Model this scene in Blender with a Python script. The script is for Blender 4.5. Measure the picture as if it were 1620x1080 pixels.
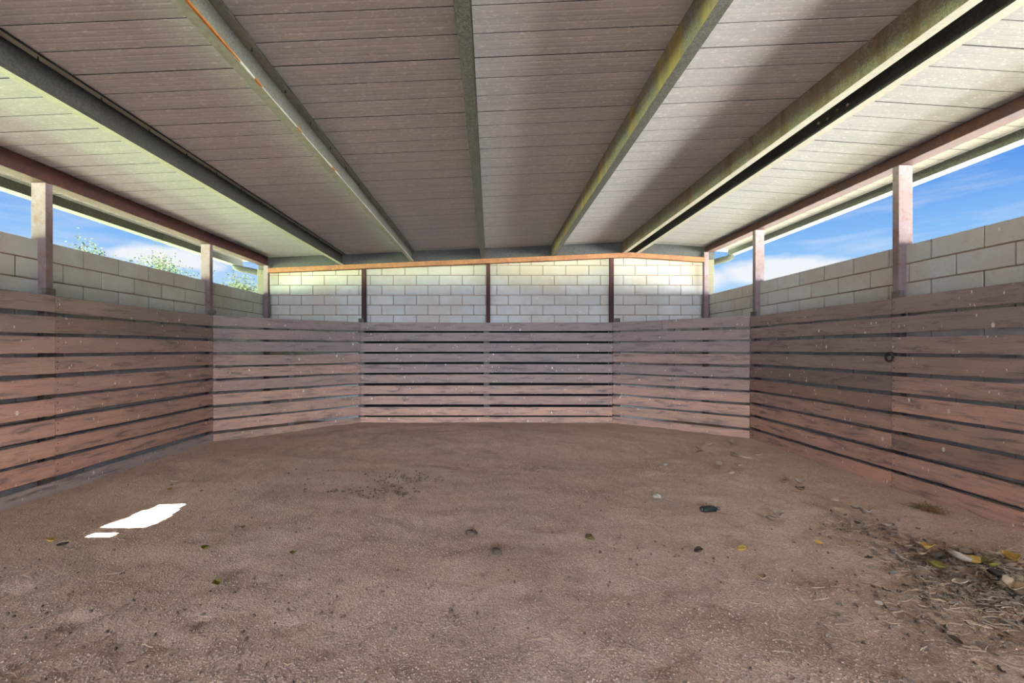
import bpy, bmesh, math, random
from mathutils import Vector, Matrix, noise, Euler

random.seed(7)
scene = bpy.context.scene
col = scene.collection
for o in list(bpy.data.objects):
    bpy.data.objects.remove(o)

# ------------------------------------------------------------------ camera
CAM_Z = 1.24
F_PX = 695.0
cam_d = bpy.data.cameras.new('camera')
cam = bpy.data.objects.new('camera', cam_d)
col.objects.link(cam)
cam.location = (0, 0, CAM_Z)
cam.rotation_euler = (math.radians(90), 0, 0)
cam_d.sensor_width = 36.0
cam_d.lens = F_PX / 1620.0 * 36.0
cam_d.shift_x = (810 - 776) / 1620.0
cam_d.shift_y = (552.5 - 540) / 1620.0
cam_d.clip_start = 0.02
cam_d.clip_end = 1000
scene.camera = cam

# ------------------------------------------------------------------ world
SKY_STRENGTH = 0.615
world = bpy.data.worlds.new('sky')
scene.world = world
world.use_nodes = True
wt = world.node_tree
wt.nodes.clear()


def wn(kind, **kw):
    n = wt.nodes.new(kind)
    for k, v in kw.items():
        setattr(n, k, v)
    return n


def build_world():
    L = wt.links
    out = wn('ShaderNodeOutputWorld')
    bg = wn('ShaderNodeBackground')
    bg.inputs['Strength'].default_value = SKY_STRENGTH
    L.new(bg.outputs[0], out.inputs[0])
    tc = wn('ShaderNodeTexCoord')
    sep = wn('ShaderNodeSeparateXYZ')
    L.new(tc.outputs['Generated'], sep.inputs[0])
    ramp = wn('ShaderNodeValToRGB')
    e = ramp.color_ramp.elements
    e[0].position = 0.0
    e[0].color = (0.66, 0.82, 0.97, 1)
    e[1].position = 1.0
    e[1].color = (0.035, 0.13, 0.50, 1)
    for p, c in ((0.10, (0.50, 0.73, 0.97, 1)), (0.19, (0.26, 0.53, 0.95, 1)),
                 (0.30, (0.085, 0.30, 0.84, 1)), (0.5, (0.05, 0.20, 0.66, 1))):
        n = e.new(p)
        n.color = c
    L.new(sep.outputs['Z'], ramp.inputs[0])
    # thin streaks: noise stretched along the horizon
    mp = wn('ShaderNodeMapping')
    mp.inputs['Scale'].default_value = (2.2, 2.2, 17)
    mp.inputs['Location'].default_value = (0.4, 1.3, 0.2)
    L.new(tc.outputs['Generated'], mp.inputs[0])
    nz = wn('ShaderNodeTexNoise')
    nz.inputs['Scale'].default_value = 1.6
    nz.inputs['Detail'].default_value = 7
    nz.inputs['Roughness'].default_value = 0.6
    L.new(mp.outputs[0], nz.inputs[0])
    r1 = wn('ShaderNodeMapRange')
    r1.inputs['From Min'].default_value = 0.50
    r1.inputs['From Max'].default_value = 0.78
    r1.inputs['To Max'].default_value = 0.45
    L.new(nz.outputs['Fac'], r1.inputs[0])
    # rounded cumulus heaps low over the horizon
    mp2 = wn('ShaderNodeMapping')
    mp2.inputs['Scale'].default_value = (4.5, 4.5, 10)
    L.new(tc.outputs['Generated'], mp2.inputs[0])
    nz2 = wn('ShaderNodeTexNoise')
    nz2.inputs['Scale'].default_value = 1.5
    nz2.inputs['Detail'].default_value = 8
    nz2.inputs['Roughness'].default_value = 0.55
    L.new(mp2.outputs[0], nz2.inputs[0])
    total = None
    heaps = [(-0.595, 0.800, 0.167, 0.12, 0.024), (0.545, 0.825, 0.150, 0.13, 0.028),
             (0.40, 0.90, 0.142, 0.10, 0.030),
             (0.10, -0.98, 0.17, 0.20, 0.05), (-0.90, -0.40, 0.15, 0.18, 0.04),
             (0.95, -0.25, 0.16, 0.2, 0.045), (-0.75, 0.64, 0.115, 0.16, 0.025)]
    for hx, hy, hz, wx, wz in heaps:
        sub = wn('ShaderNodeVectorMath', operation='SUBTRACT')
        L.new(tc.outputs['Generated'], sub.inputs[0])
        sub.inputs[1].default_value = (hx, hy, hz)
        mul = wn('ShaderNodeVectorMath', operation='MULTIPLY')
        L.new(sub.outputs[0], mul.inputs[0])
        mul.inputs[1].default_value = (1 / wx, 1 / wx, 1 / wz)
        ln = wn('ShaderNodeVectorMath', operation='LENGTH')
        L.new(mul.outputs[0], ln.inputs[0])
        mr = wn('ShaderNodeMapRange')
        mr.inputs['From Min'].default_value = 1.5
        mr.inputs['From Max'].default_value = 0.2
        L.new(ln.outputs['Value'], mr.inputs[0])
        if total is None:
            total = mr.outputs[0]
        else:
            mx = wn('ShaderNodeMath', operation='MAXIMUM')
            L.new(total, mx.inputs[0])
            L.new(mr.outputs[0], mx.inputs[1])
            total = mx.outputs[0]
    add = wn('ShaderNodeMath', operation='MULTIPLY_ADD')
    L.new(nz2.outputs['Fac'], add.inputs[0])
    add.inputs[1].default_value = 1.3
    L.new(total, add.inputs[2])
    r2 = wn('ShaderNodeMapRange')
    r2.inputs['From Min'].default_value = 1.08
    r2.inputs['From Max'].default_value = 1.38
    r2.inputs['To Max'].default_value = 0.92
    L.new(add.outputs[0], r2.inputs[0])
    mxa = wn('ShaderNodeMath', operation='MAXIMUM')
    L.new(r1.outputs[0], mxa.inputs[0])
    L.new(r2.outputs[0], mxa.inputs[1])
    mix = wn('ShaderNodeMixRGB')
    L.new(mxa.outputs[0], mix.inputs[0])
    L.new(ramp.outputs[0], mix.inputs[1])
    mix.inputs[2].default_value = (0.93, 0.95, 0.98, 1)
    L.new(mix.outputs[0], bg.inputs[0])


build_world()

# ------------------------------------------------------------------ sun
sun_d = bpy.data.lights.new('sun', 'SUN')
sun_d.energy = 150.0
sun_d.angle = math.radians(0.53)
sun_d.color = (1.0, 0.98, 0.96)
sun = bpy.data.objects.new('sun', sun_d)
col.objects.link(sun)
sun.location = (0, -20, 22)
SUN_DIR = Vector((-0.148, 0.577, -1.0))     # the way the light travels: in over the open front, slightly to the left
sun.rotation_euler = SUN_DIR.to_track_quat('-Z', 'Y').to_euler()

# fill lamp added behind the camera to brighten the floor and planks
fill_data = bpy.data.lights.new('front_fill', 'AREA')
fill_data.shape = 'RECTANGLE'
fill_data.size, fill_data.size_y = 7.2, 0.9
fill_data.energy = 72.0
fill_data.color = (0.72, 0.86, 1.0)
fill_data.spread = math.radians(48)
fill_lamp = bpy.data.objects.new('front_fill', fill_data)
col.objects.link(fill_lamp)
fill_lamp.location = (-0.05, -7.0, 2.15)
fill_lamp.rotation_euler = (math.radians(90 - 11), 0, 0)

scene.view_settings.view_transform = 'Standard'
scene.view_settings.look = 'None'
scene.view_settings.gamma = 1.0
scene.view_settings.use_curve_mapping = False
scene.view_settings.exposure = 0.69
scene.cycles.use_denoising = True
scene.cycles.max_bounces = 12
scene.cycles.diffuse_bounces = 8
scene.cycles.sample_clamp_indirect = 12.0

# ------------------------------------------------------------------ helpers


def tag(o, label=None, cat=None, group=None, kind=None):
    if label:
        o['label'] = label
    if cat:
        o['category'] = cat
    if group:
        o['group'] = group
    if kind:
        o['kind'] = kind
    return o


def empty(name, loc=(0, 0, 0), rz=0.0):
    o = bpy.data.objects.new(name, None)
    o.empty_display_size = 0.1
    col.objects.link(o)
    o.location = loc
    o.rotation_euler = (0, 0, rz)
    return o


def mesh_from(name, verts, faces, mat=None, smooth=False):
    me = bpy.data.meshes.new(name)
    me.from_pydata(verts, [], faces)
    me.update()
    if mat:
        me.materials.append(mat)
    if smooth:
        for p in me.polygons:
            p.use_smooth = True
    return me


def link(name, me, parent=None, loc=(0, 0, 0), rot=(0, 0, 0)):
    o = bpy.data.objects.new(name, me)
    col.objects.link(o)
    o.location = loc
    o.rotation_euler = rot
    if parent:
        o.parent = parent
    return o


def fix_normals(me):
    bm = bmesh.new()
    bm.from_mesh(me)
    bmesh.ops.recalc_face_normals(bm, faces=bm.faces)
    bm.to_mesh(me)
    bm.free()
    return me


def box_mesh(name, x0, x1, y0, y1, z0, z1, mat, bevel=0.0, seg=1):
    bm = bmesh.new()
    bmesh.ops.create_cube(bm, size=1.0)
    for v in bm.verts:
        v.co = Vector((x0 + (v.co.x + .5) * (x1 - x0), y0 + (v.co.y + .5) * (y1 - y0), z0 + (v.co.z + .5) * (z1 - z0)))
    if bevel > 0:
        bmesh.ops.bevel(bm, geom=list(bm.edges), offset=bevel, segments=seg, affect='EDGES', profile=0.5)
    me = bpy.data.meshes.new(name)
    bm.to_mesh(me)
    bm.free()
    me.materials.append(mat)
    return me


def prism_y(name, prof, y0, y1, mat):
    """closed (x, z) outline pushed along Y"""
    n = len(prof)
    v = [(x, y0, z) for x, z in prof] + [(x, y1, z) for x, z in prof]
    f = [(i, (i + 1) % n, n + (i + 1) % n, n + i) for i in range(n)]
    f += [tuple(range(n - 1, -1, -1)), tuple(range(n, 2 * n))]
    return fix_normals(mesh_from(name, v, f, mat))


def tube_mesh(name, pts, rads, mat, sides=8, smooth=True, cap=True):
    verts, faces = [], []
    pts = [Vector(p) for p in pts]
    for i, p in enumerate(pts):
        d = (pts[min(i + 1, len(pts) - 1)] - pts[max(i - 1, 0)]).normalized()
        up = Vector((0, 0, 1)) if abs(d.z) < 0.9 else Vector((1, 0, 0))
        a = d.cross(up).normalized()
        b = d.cross(a).normalized()
        for k in range(sides):
            t = 2 * math.pi * k / sides
            q = p + (a * math.cos(t) + b * math.sin(t)) * rads[i]
            verts.append(q[:])
    for i in range(len(pts) - 1):
        for k in range(sides):
            k2 = (k + 1) % sides
            faces.append((i * sides + k, i * sides + k2, (i + 1) * sides + k2, (i + 1) * sides + k))
    if cap:
        faces.append(tuple(range(sides - 1, -1, -1)))
        faces.append(tuple((len(pts) - 1) * sides + k for k in range(sides)))
    return fix_normals(mesh_from(name, verts, faces, mat, smooth))


# ------------------------------------------------------------------ materials


class M:
    def __init__(self, name, rough=0.8, metal=0.0, spec=0.3):
        self.m = bpy.data.materials.new(name)
        self.m.use_nodes = True
        self.t = self.m.node_tree
        self.L = self.t.links
        self.b = self.t.nodes['Principled BSDF']
        self.b.inputs['Roughness'].default_value = rough
        self.b.inputs['Metallic'].default_value = metal
        self.b.inputs['Specular IOR Level'].default_value = spec
        self._tc = None

    def n(self, kind, **kw):
        x = self.t.nodes.new(kind)
        for k, v in kw.items():
            setattr(x, k, v)
        return x

    def coord(self, scale=(1, 1, 1), rnd=True, which='Object'):
        tc = self.n('ShaderNodeTexCoord')
        mp = self.n('ShaderNodeMapping')
        mp.inputs['Scale'].default_value = scale
        src = tc.outputs[which]
        if rnd:
            oi = self.n('ShaderNodeObjectInfo')
            ml = self.n('ShaderNodeMath', operation='MULTIPLY')
            self.L.new(oi.outputs['Random'], ml.inputs[0])
            ml.inputs[1].default_value = 37.0
            ad = self.n('ShaderNodeVectorMath', operation='ADD')
            self.L.new(src, ad.inputs[0])
            self.L.new(ml.outputs[0], ad.inputs[1])
            src = ad.outputs[0]
        self.L.new(src, mp.inputs[0])
        return mp.outputs[0]

    def noise(self, co, scale, detail=4, rough=0.55, dist=0.0):
        x = self.n('ShaderNodeTexNoise')
        x.inputs['Scale'].default_value = scale
        x.inputs['Detail'].default_value = detail
        x.inputs['Roughness'].default_value = rough
        x.inputs['Distortion'].default_value = dist
        self.L.new(co, x.inputs[0])
        return x.outputs['Fac']

    def voro(self, co, scale, feature='F1', out='Distance', rand=1.0):
        x = self.n('ShaderNodeTexVoronoi', feature=feature)
        x.inputs['Scale'].default_value = scale
        x.inputs['Randomness'].default_value = rand
        self.L.new(co, x.inputs[0])
        return x.outputs[out]

    def rng(self, v, a, b, c=0.0, d=1.0):
        x = self.n('ShaderNodeMapRange')
        x.inputs['From Min'].default_value = a
        x.inputs['From Max'].default_value = b
        x.inputs['To Min'].default_value = c
        x.inputs['To Max'].default_value = d
        self.L.new(v, x.inputs[0])
        return x.outputs[0]

    def math(self, op, a, b):
        x = self.n('ShaderNodeMath', operation=op)
        for i, v in enumerate((a, b)):
            if isinstance(v, (int, float)):
                x.inputs[i].default_value = v
            else:
                self.L.new(v, x.inputs[i])
        return x.outputs[0]

    def mix(self, f, a, b, mode='MIX'):
        x = self.n('ShaderNodeMixRGB', blend_type=mode)
        for i, v in enumerate((f, a, b)):
            if isinstance(v, (int, float)):
                x.inputs[i].default_value = v
            elif isinstance(v, tuple):
                x.inputs[i].default_value = v if len(v) == 4 else v + (1,)
            else:
                self.L.new(v, x.inputs[i])
        return x.outputs[0]

    def color(self, c):
        if isinstance(c, tuple):
            self.b.inputs['Base Color'].default_value = c if len(c) == 4 else c + (1,)
        else:
            self.L.new(c, self.b.inputs['Base Color'])

    def bump(self, h, strength=0.3, dist=0.01):
        x = self.n('ShaderNodeBump')
        x.inputs['Strength'].default_value = strength
        x.inputs['Distance'].default_value = dist
        self.L.new(h, x.inputs['Height'])
        self.L.new(x.outputs[0], self.b.inputs['Normal'])


def mat_wood():
    w = M('weathered_brown_timber', rough=0.72, spec=0.25)
    oi = w.n('ShaderNodeObjectInfo')
    tint = oi.outputs['Color']
    co = w.coord((1.3, 9, 9))
    co2 = w.coord((1, 1, 1))
    # broad pale/dark blotches, then grain, then smudges
    c = w.mix(w.rng(w.noise(co, 1.1, 5, 0.6), 0.35, 0.7), tint, w.mix(0.5, tint, (0.28, 0.24, 0.25)))
    gr = w.noise(w.coord((2.5, 60, 60)), 2.0, 6, 0.65)
    c = w.mix(w.rng(gr, 0.35, 0.75, 0.0, 0.45), c, w.mix(0.6, c, (0.07, 0.05, 0.045)))
    sm = w.noise(co, 2.2, 8, 0.7, 0.6)
    c = w.mix(w.rng(sm, 0.52, 0.66, 0.0, 0.78), c, (0.15, 0.13, 0.14))
    # pale scuffs
    c = w.mix(w.rng(w.noise(w.coord((3, 14, 14)), 1.7, 7, 0.7), 0.66, 0.76, 0.0, 0.35), c, (0.42, 0.36, 0.36))
    # white bird droppings: small drips
    dv = w.voro(w.coord((7, 7, 4.2)), 1.0)
    mask = w.rng(w.noise(co2, 2.3, 3), 0.44, 0.48)
    sp = w.math('MULTIPLY', w.rng(dv, 0.10, 0.07), mask)
    dv2 = w.voro(w.coord((26, 26, 11)), 1.0)
    mask2 = w.rng(w.noise(co2, 5.0, 3), 0.53, 0.57)
    sp2 = w.math('MULTIPLY', w.rng(dv2, 0.16, 0.11), mask2)
    c = w.mix(w.math('MAXIMUM', sp, sp2), c, (0.78, 0.78, 0.76))
    # dark nicks
    nk = w.voro(w.coord((14, 40, 40)), 1.0)
    c = w.mix(w.rng(nk, 0.10, 0.06, 0.0, 0.6), c, (0.05, 0.035, 0.03))
    w.color(c)
    w.bump(gr, 0.25, 0.004)
    return w.m


def mat_block():
    w = M('grey_concrete_block', rough=0.92, spec=0.15)
    oi = w.n('ShaderNodeObjectInfo')
    co = w.coord((1, 1, 1))
    base = w.mix(oi.outputs['Random'], (0.59, 0.64, 0.68), (0.67, 0.71, 0.74))
    c = w.mix(w.rng(w.noise(co, 5, 4), 0.35, 0.7, 0, 0.5), base, (0.54, 0.53, 0.50))
    c = w.mix(w.rng(w.noise(co, 9, 5, 0.7), 0.58, 0.75, 0, 0.5), c, (0.42, 0.33, 0.24))
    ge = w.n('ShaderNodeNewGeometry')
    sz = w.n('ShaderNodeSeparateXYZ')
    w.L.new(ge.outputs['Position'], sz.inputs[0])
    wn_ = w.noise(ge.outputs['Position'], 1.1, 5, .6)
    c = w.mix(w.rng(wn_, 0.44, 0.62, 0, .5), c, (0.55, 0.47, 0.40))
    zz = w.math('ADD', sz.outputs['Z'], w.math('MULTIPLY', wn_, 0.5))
    c = w.mix(w.rng(zz, 2.55, 2.9, 0, .65), c, (0.48, 0.42, 0.29))      # yellow light off the ceiling, painted into the upper courses
    ax = w.math('ABSOLUTE', w.math('ADD', sz.outputs['X'], 0.07), 0.0)
    c = w.mix(w.rng(ax, 3.845, 3.865, 0, .88), c, w.mix(w.rng(wn_, .4, .6), (0.10, 0.11, 0.085), (0.15, 0.155, 0.10)))   # moss on the outer faces
    g = w.noise(co, 160, 3, 0.7)
    c = w.mix(w.rng(g, 0.3, 0.7, 0, 0.35), c, w.mix(0.5, c, (0.2, 0.2, 0.19)))
    pit = w.voro(co, 34)
    c = w.mix(w.rng(pit, 0.11, 0.06, 0, 0.75), c, (0.10, 0.09, 0.08))
    dv = w.voro(w.coord((9, 9, 5)), 1.0)
    mask = w.rng(w.noise(co, 2.0, 2), 0.55, 0.6)
    c = w.mix(w.math('MULTIPLY', w.rng(dv, 0.09, 0.06), mask), c, (0.8, 0.8, 0.78))
    w.color(c)
    w.bump(g, 0.4, 0.003)
    return w.m


def mat_mortar():
    w = M('tan_mortar', rough=0.95, spec=0.1)
    co = w.coord((1, 1, 1), rnd=False)
    c = w.mix(w.rng(w.noise(co, 6, 5), 0.3, 0.7), (0.34, 0.25, 0.17), (0.24, 0.20, 0.165))
    c = w.mix(w.rng(w.noise(co, 45, 4), 0.45, 0.7, 0, .6), c, (0.30, 0.18, 0.10))
    w.color(c)
    w.bump(w.noise(co, 90, 4), 0.5, 0.004)
    return w.m


def mat_roof():
    w = M('bare_zinc_roof_sheet', rough=0.55, metal=0.0, spec=0.35)
    co = w.coord((0.8, 10, 4))
    c = w.mix(w.rng(w.noise(co, 1.6, 5), 0.3, 0.7), (0.48, 0.475, 0.49), (0.40, 0.40, 0.425))
    # short slanted scratch flecks
    sc = w.noise(w.coord((22, 46, 10)), 1.0, 5, 0.75, 1.0)
    c = w.mix(w.rng(sc, 0.54, 0.64, 0, 0.6), c, (0.76, 0.75, 0.72))
    c = w.mix(w.rng(w.noise(w.coord((5, 3, 3)), 1.2, 6, 0.7), 0.66, 0.8, 0, .5), c, (0.40, 0.30, 0.19))
    w.color(c)
    w.bump(sc, 0.15, 0.004)
    return w.m


def mat_galv(name, tone, rust=0.0, rustcol=(0.30, 0.17, 0.06), streak=False):
    w = M(name, rough=0.6, metal=0.25, spec=0.4)
    co = w.coord((1, 1, 1))
    sp = w.voro(co, 120, out='Color')
    sepn = w.n('ShaderNodeSeparateColor')
    w.L.new(sp, sepn.inputs[0])
    dark = tuple(t * 0.62 for t in tone)
    lite = tuple(min(1, t * 1.35) for t in tone)
    c = w.mix(sepn.outputs[0], dark, lite)
    c = w.mix(w.rng(w.noise(co, 3.5, 5), 0.4, 0.7, 0, .5), c, tuple(t * 0.8 for t in tone))
    if rust > 0:
        sc = (1, 3.2, .8) if streak else (2, 2, 6)
        r = w.noise(w.coord(sc), 1.5, 6, 0.65)
        c = w.mix(w.rng(r, 0.62 - rust * 0.3, 0.75 - rust * 0.3, 0, 0.9), c,
                  w.mix(w.rng(w.noise(w.coord((1, 6, 1)), 1.2, 5), .35, .65), rustcol, tuple(t * .45 for t in rustcol)))
    w.color(c)
    return w.m


def mat_rust(name, a, b, hi):
    w = M(name, rough=0.8, metal=0.1, spec=0.25)
    co = w.coord((1, 1, 1))
    c = w.mix(w.rng(w.noise(co, 3, 6, .65), 0.35, 0.65), a, b)
    c = w.mix(w.rng(w.noise(co, 17, 6, .7), 0.5, 0.68, 0, .8), c, hi)
    g = w.noise(co, 110, 4, .7)
    c = w.mix(w.rng(g, 0.4, 0.7, 0, .4), c, tuple(t * .5 for t in a))
    w.color(c)
    w.bump(g, 0.4, 0.003)
    return w.m


def mat_dirt():
    w = M('gravelly_red_dirt', rough=0.97, spec=0.08)
    co = w.coord((1, 1, 1), rnd=False)
    c = w.mix(w.rng(w.noise(co, 0.9, 5, .6), 0.35, 0.65), (0.56, 0.385, 0.31), (0.50, 0.37, 0.32))
    c = w.mix(w.rng(w.noise(co, 2.3, 6, .65), 0.48, 0.66, 0, .8), c, (0.40, 0.275, 0.215))
    sx = w.n('ShaderNodeSeparateXYZ')
    w.L.new(co, sx.inputs[0])
    side = w.math('ADD', sx.outputs['X'], w.math('MULTIPLY', w.noise(co, 0.8, 4), 3.0))
    c = w.mix(w.rng(side, 1.8, 3.6, 0, .6), c, (0.56, 0.385, 0.275))
    # redder soil showing in patches
    c = w.mix(w.rng(w.noise(w.coord((1.1, 1.1, 1), False), 1.7, 4), 0.60, 0.75, 0, .6), c, (0.60, 0.36, 0.22))
    # coarse sand grains
    g1 = w.voro(co, 150, out='Color')
    s1 = w.n('ShaderNodeSeparateColor')
    w.L.new(g1, s1.inputs[0])
    c = w.mix(w.rng(s1.outputs[0], 0.0, 1.0, 0.0, 0.5), c, w.mix(s1.outputs[1], (0.26, 0.18, 0.145), (0.85, 0.70, 0.60)))
    g2 = w.noise(co, 55, 5, .75)
    c = w.mix(w.rng(g2, 0.52, 0.68, 0, .6), c, (0.28, 0.195, 0.155))
    c = w.mix(w.rng(w.noise(co, 14, 6, .7), 0.60, 0.70, 0, .6), c, (0.24, 0.165, 0.13))
    bl = w.noise(co, 6.5, 7, .72, .4)
    c = w.mix(w.rng(bl, 0.61, 0.70, 0, .7), c, (0.21, 0.145, 0.115))
    w.color(c)
    v = w.voro(co, 95)
    h = w.math('ADD', w.math('MULTIPLY', w.noise(co, 22, 7, .75), 1.6), w.math('MULTIPLY', v, 0.55))
    w.bump(h, 0.6, 0.013)
    return w.m


def mat_ground():
    w = M('sunlit_paddock', rough=0.95, spec=0.1)
    co = w.coord((1, 1, 1), rnd=False)
    sp = w.n('ShaderNodeSeparateXYZ')
    w.L.new(co, sp.inputs[0])
    grass = w.mix(w.rng(w.noise(co, 0.4, 5), .35, .65), (0.52, 0.66, 0.375), (0.475, 0.605, 0.34))
    dry = w.mix(w.rng(w.noise(co, 0.4, 5), .35, .65), (0.76, 0.755, 0.69), (0.70, 0.70, 0.64))
    wob = w.math('ADD', sp.outputs['X'], w.math('MULTIPLY', w.noise(co, 0.2, 3), 4.0))
    dark_strip = w.math('SUBTRACT', w.math('ABSOLUTE', w.math('ADD', sp.outputs['X'], 0.07), 0.0), w.math('MULTIPLY', w.noise(co, 0.7, 3), 1.2))
    soil = w.mix(w.rng(w.noise(co, 3, 5), .35, .65), (0.075, 0.07, 0.05), (0.055, 0.06, 0.04))  # dark strip added beside the walls, keeps ground light off the eaves
    w.color(w.mix(w.rng(dark_strip, 9.6, 10.4), soil, w.mix(w.rng(wob, -3, 5), grass, dry)))
    return w.m


def mat_plain(name, c, rough=0.8, var=0.25, scale=20, spec=0.2, coat=None):
    w = M(name, rough=rough, spec=spec)
    co = w.coord((1, 1, 1))
    w.color(w.mix(w.rng(w.noise(co, scale, 5), .3, .7), c, tuple(t * (1 - var) for t in c)))
    return w.m


WOOD = mat_wood()
BATTEN = mat_plain('grey_batten_timber', (0.20, 0.175, 0.165), 0.85, .45, 14)
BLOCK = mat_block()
MORTAR = mat_mortar()
PALE_BLOCK = mat_plain('pale_block', (0.84, 0.87, 0.91), .9, .15, 8)  # lower side courses coloured extra pale to brighten the plank gaps
ROOF = mat_roof()
GALV = mat_galv('speckled_galvanised_steel', (0.13, 0.135, 0.12))
GALV_DARK = mat_galv('dark_speckled_galvanised_steel', (0.045, 0.048, 0.045))
GALV_RUSTY = mat_galv('rust_streaked_galvanised_steel', (0.22, 0.21, 0.17), 0.62, (0.42, 0.32, 0.12), True)
GALV_BROWN = mat_galv('brown_stained_galvanised_steel', (0.24, 0.22, 0.16), 0.42, (0.24, 0.16, 0.08), True)
FASCIA = mat_galv('grey_fascia_steel', (0.065, 0.068, 0.068))
ZINC_LIT = mat_plain('lit_zinc', (0.52, 0.50, 0.40), .55, .2, 30)  # outside light on the flange undersides, put into a paler colour
ZINC_DULL = mat_plain('dull_zinc', (0.33, 0.32, 0.28), .6, .3, 30)
GUTTER = mat_galv('grey_green_gutter_steel', (0.10, 0.115, 0.10))
RUST = mat_rust('rusty_maroon_steel', (0.085, 0.036, 0.032), (0.070, 0.038, 0.044), (0.14, 0.055, 0.028))
RUST_ORANGE = mat_rust('orange_rust_steel', (0.36, 0.17, 0.085), (0.27, 0.125, 0.075), (0.50, 0.24, 0.085))
RUST_BRIGHT = mat_rust('flaking_orange_rust', (0.42, 0.17, 0.03), (0.30, 0.10, 0.02), (0.55, 0.26, 0.05))
PRIMER = mat_rust('purple_grey_primed_steel', (0.25, 0.185, 0.195), (0.29, 0.245, 0.285), (0.22, 0.12, 0.09))
DIRT = mat_dirt()
GROUND = mat_ground()
PALE = mat_plain('pale_flaking_zinc', (0.62, 0.63, 0.60), 0.7)
IRON = mat_plain('dark_forged_iron', (0.07, 0.05, 0.045), 0.7, .4, 60)
NAIL = mat_plain('dark_nail_steel', (0.045, 0.035, 0.03), 0.6)

# ------------------------------------------------------------------ key dimensions (metres)
XL, XR, YB = -3.90, 3.76, 7.65          # inner faces of the block walls
Y0 = -7.5                               # unseen front of the shelter, set far back to weaken its light
WALL_TOP = CAM_Z + 0.944
TH = 0.15
COURSE, PITCH = 0.1725, 0.40
XPL, XPR, YPB = -3.75, 3.61, 7.43       # faces of the plank lining
RIDGE_X = 2.40


def beam_top(x):
    if x <= RIDGE_X:
        return CAM_Z + 1.39 + 0.0431 * (x + 3.734)
    return CAM_Z + 1.39 + 0.0431 * (RIDGE_X + 3.734) - 0.066 * (x - RIDGE_X)


def roof_z(x):
    return beam_top(x) + 0.20


# ------------------------------------------------------------------ floor
DENTS = []
rd = random.Random(3)
for (fx, fy, r, d) in [(-2.45, 2.25, .10, .03), (-1.35, 2.05, .07, .03), (-0.95, 2.0, .08, .025),
                       (-1.9, 2.0, .09, .03), (-1.4, 1.88, .06, .025), (-0.7, 1.85, .07, .02),
                       (-1.0, 2.3, .06, .02), (0.2, 2.2, .08, .02), (-0.9, 4.1, .14, .03), (-1.0, 3.75, .12, .03)]:
    DENTS.append((fx, fy, r, d * .6))
for i in range(110):
    DENTS.append((rd.uniform(-3.3, 2.6), rd.uniform(1.4, 6.3), rd.uniform(.03, .085), rd.uniform(.003, .010)))


def hf(x, y):
    e = min(1.0, max(0.0, min(x - XPL, XPR - x, YPB - y) / 0.5))
    z = noise.noise((x * 0.7, y * 0.7, 3.1)) * 0.045 + noise.noise((x * 1.9, y * 1.9, 8.0)) * 0.022
    z += 0.05 * math.exp(-((x - 0.1) / 1.6) ** 2 - ((y - 6.6) / 1.0) ** 2)
    z *= (0.25 + 0.75 * e)
    z += noise.noise((x * 6, y * 6, 1.0)) * 0.009 + noise.noise((x * 15, y * 15, 5.0)) * 0.005
    z += noise.noise((x * 34, y * 34, 2.0)) * 0.0028
    return z


def build_floor():
    nx, ny = 300, 440
    x0, x1, y1 = XL - 0.02, XR + 0.02, YB + 0.02
    ys = []
    ya = Y0
    for j in range(ny + 1):
        t = j / ny
        ys.append(Y0 + (y1 - Y0) * t)
    H = []
    for j in range(ny + 1):
        y = ys[j]
        row = []
        for i in range(nx + 1):
            row.append(hf(x0 + (x1 - x0) * i / nx, y))
        H.append(row)
    dx = (x1 - x0) / nx
    dy = (y1 - Y0) / ny
    for (cx, cy, r, d) in DENTS:
        for j in range(max(0, int((cy - 2 * r - Y0) / dy)), min(ny, int((cy + 2 * r - Y0) / dy) + 1)):
            for i in range(max(0, int((cx - 2 * r - x0) / dx)), min(nx, int((cx + 2 * r - x0) / dx) + 1)):
                q = math.hypot(x0 + dx * i - cx, (Y0 + dy * j - cy) * 1.3) / r
                H[j][i] += d * (-math.exp(-q * q * 1.6) + 0.22 * math.exp(-((q - 1.25) / .35) ** 2))
    v = [(x0 + dx * i, ys[j], H[j][i]) for j in range(ny + 1) for i in range(nx + 1)]
    f = [(j * (nx + 1) + i, j * (nx + 1) + i + 1, (j + 1) * (nx + 1) + i + 1, (j + 1) * (nx + 1) + i)
         for j in range(ny) for i in range(nx)]
    me = mesh_from('floor', v, f, DIRT, True)
    o = link('floor', me)
    tag(o, 'bare gravelly reddish brown dirt floor with scuffs and hoof dents', None, None, 'structure')

    def height(x, y):
        i = min(nx - 1, max(0, int((x - x0) / dx)))
        j = min(ny - 1, max(0, int((y - Y0) / dy)))
        a, b = (x - x0) / dx - i, (y - Y0) / dy - j
        return (H[j][i] * (1 - a) * (1 - b) + H[j][i + 1] * a * (1 - b) + H[j + 1][i] * (1 - a) * b + H[j + 1][i + 1] * a * b)
    return o, height


floor, floor_z = build_floor()

# ground outside the walls
gv, gf = [], []
GX = [-160, -30, -12, XL - 0.02, XR + 0.02, 12, 30, 160]
GY = [-160, -30, -10, Y0, YB + 0.02, 16, 40, 200]
for j, y in enumerate(GY):
    for i, x in enumerate(GX):
        gv.append((x, y, -0.03))
for j in range(7):
    for i in range(7):
        if i == 3 and j == 3:
            continue
        a = j * 8 + i
        gf.append((a, a + 1, a + 9, a + 8))
ground = link('ground', mesh_from('ground', gv, gf, GROUND))
tag(ground, 'sunlit open paddock ground around the shelter', None, None, 'structure')

# ------------------------------------------------------------------ block walls
BL, BH = PITCH - 0.010, COURSE - 0.010


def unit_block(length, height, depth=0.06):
    return box_mesh('block', -length / 2, length / 2, 0.0, depth, 0, height, BLOCK, 0.004)


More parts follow.
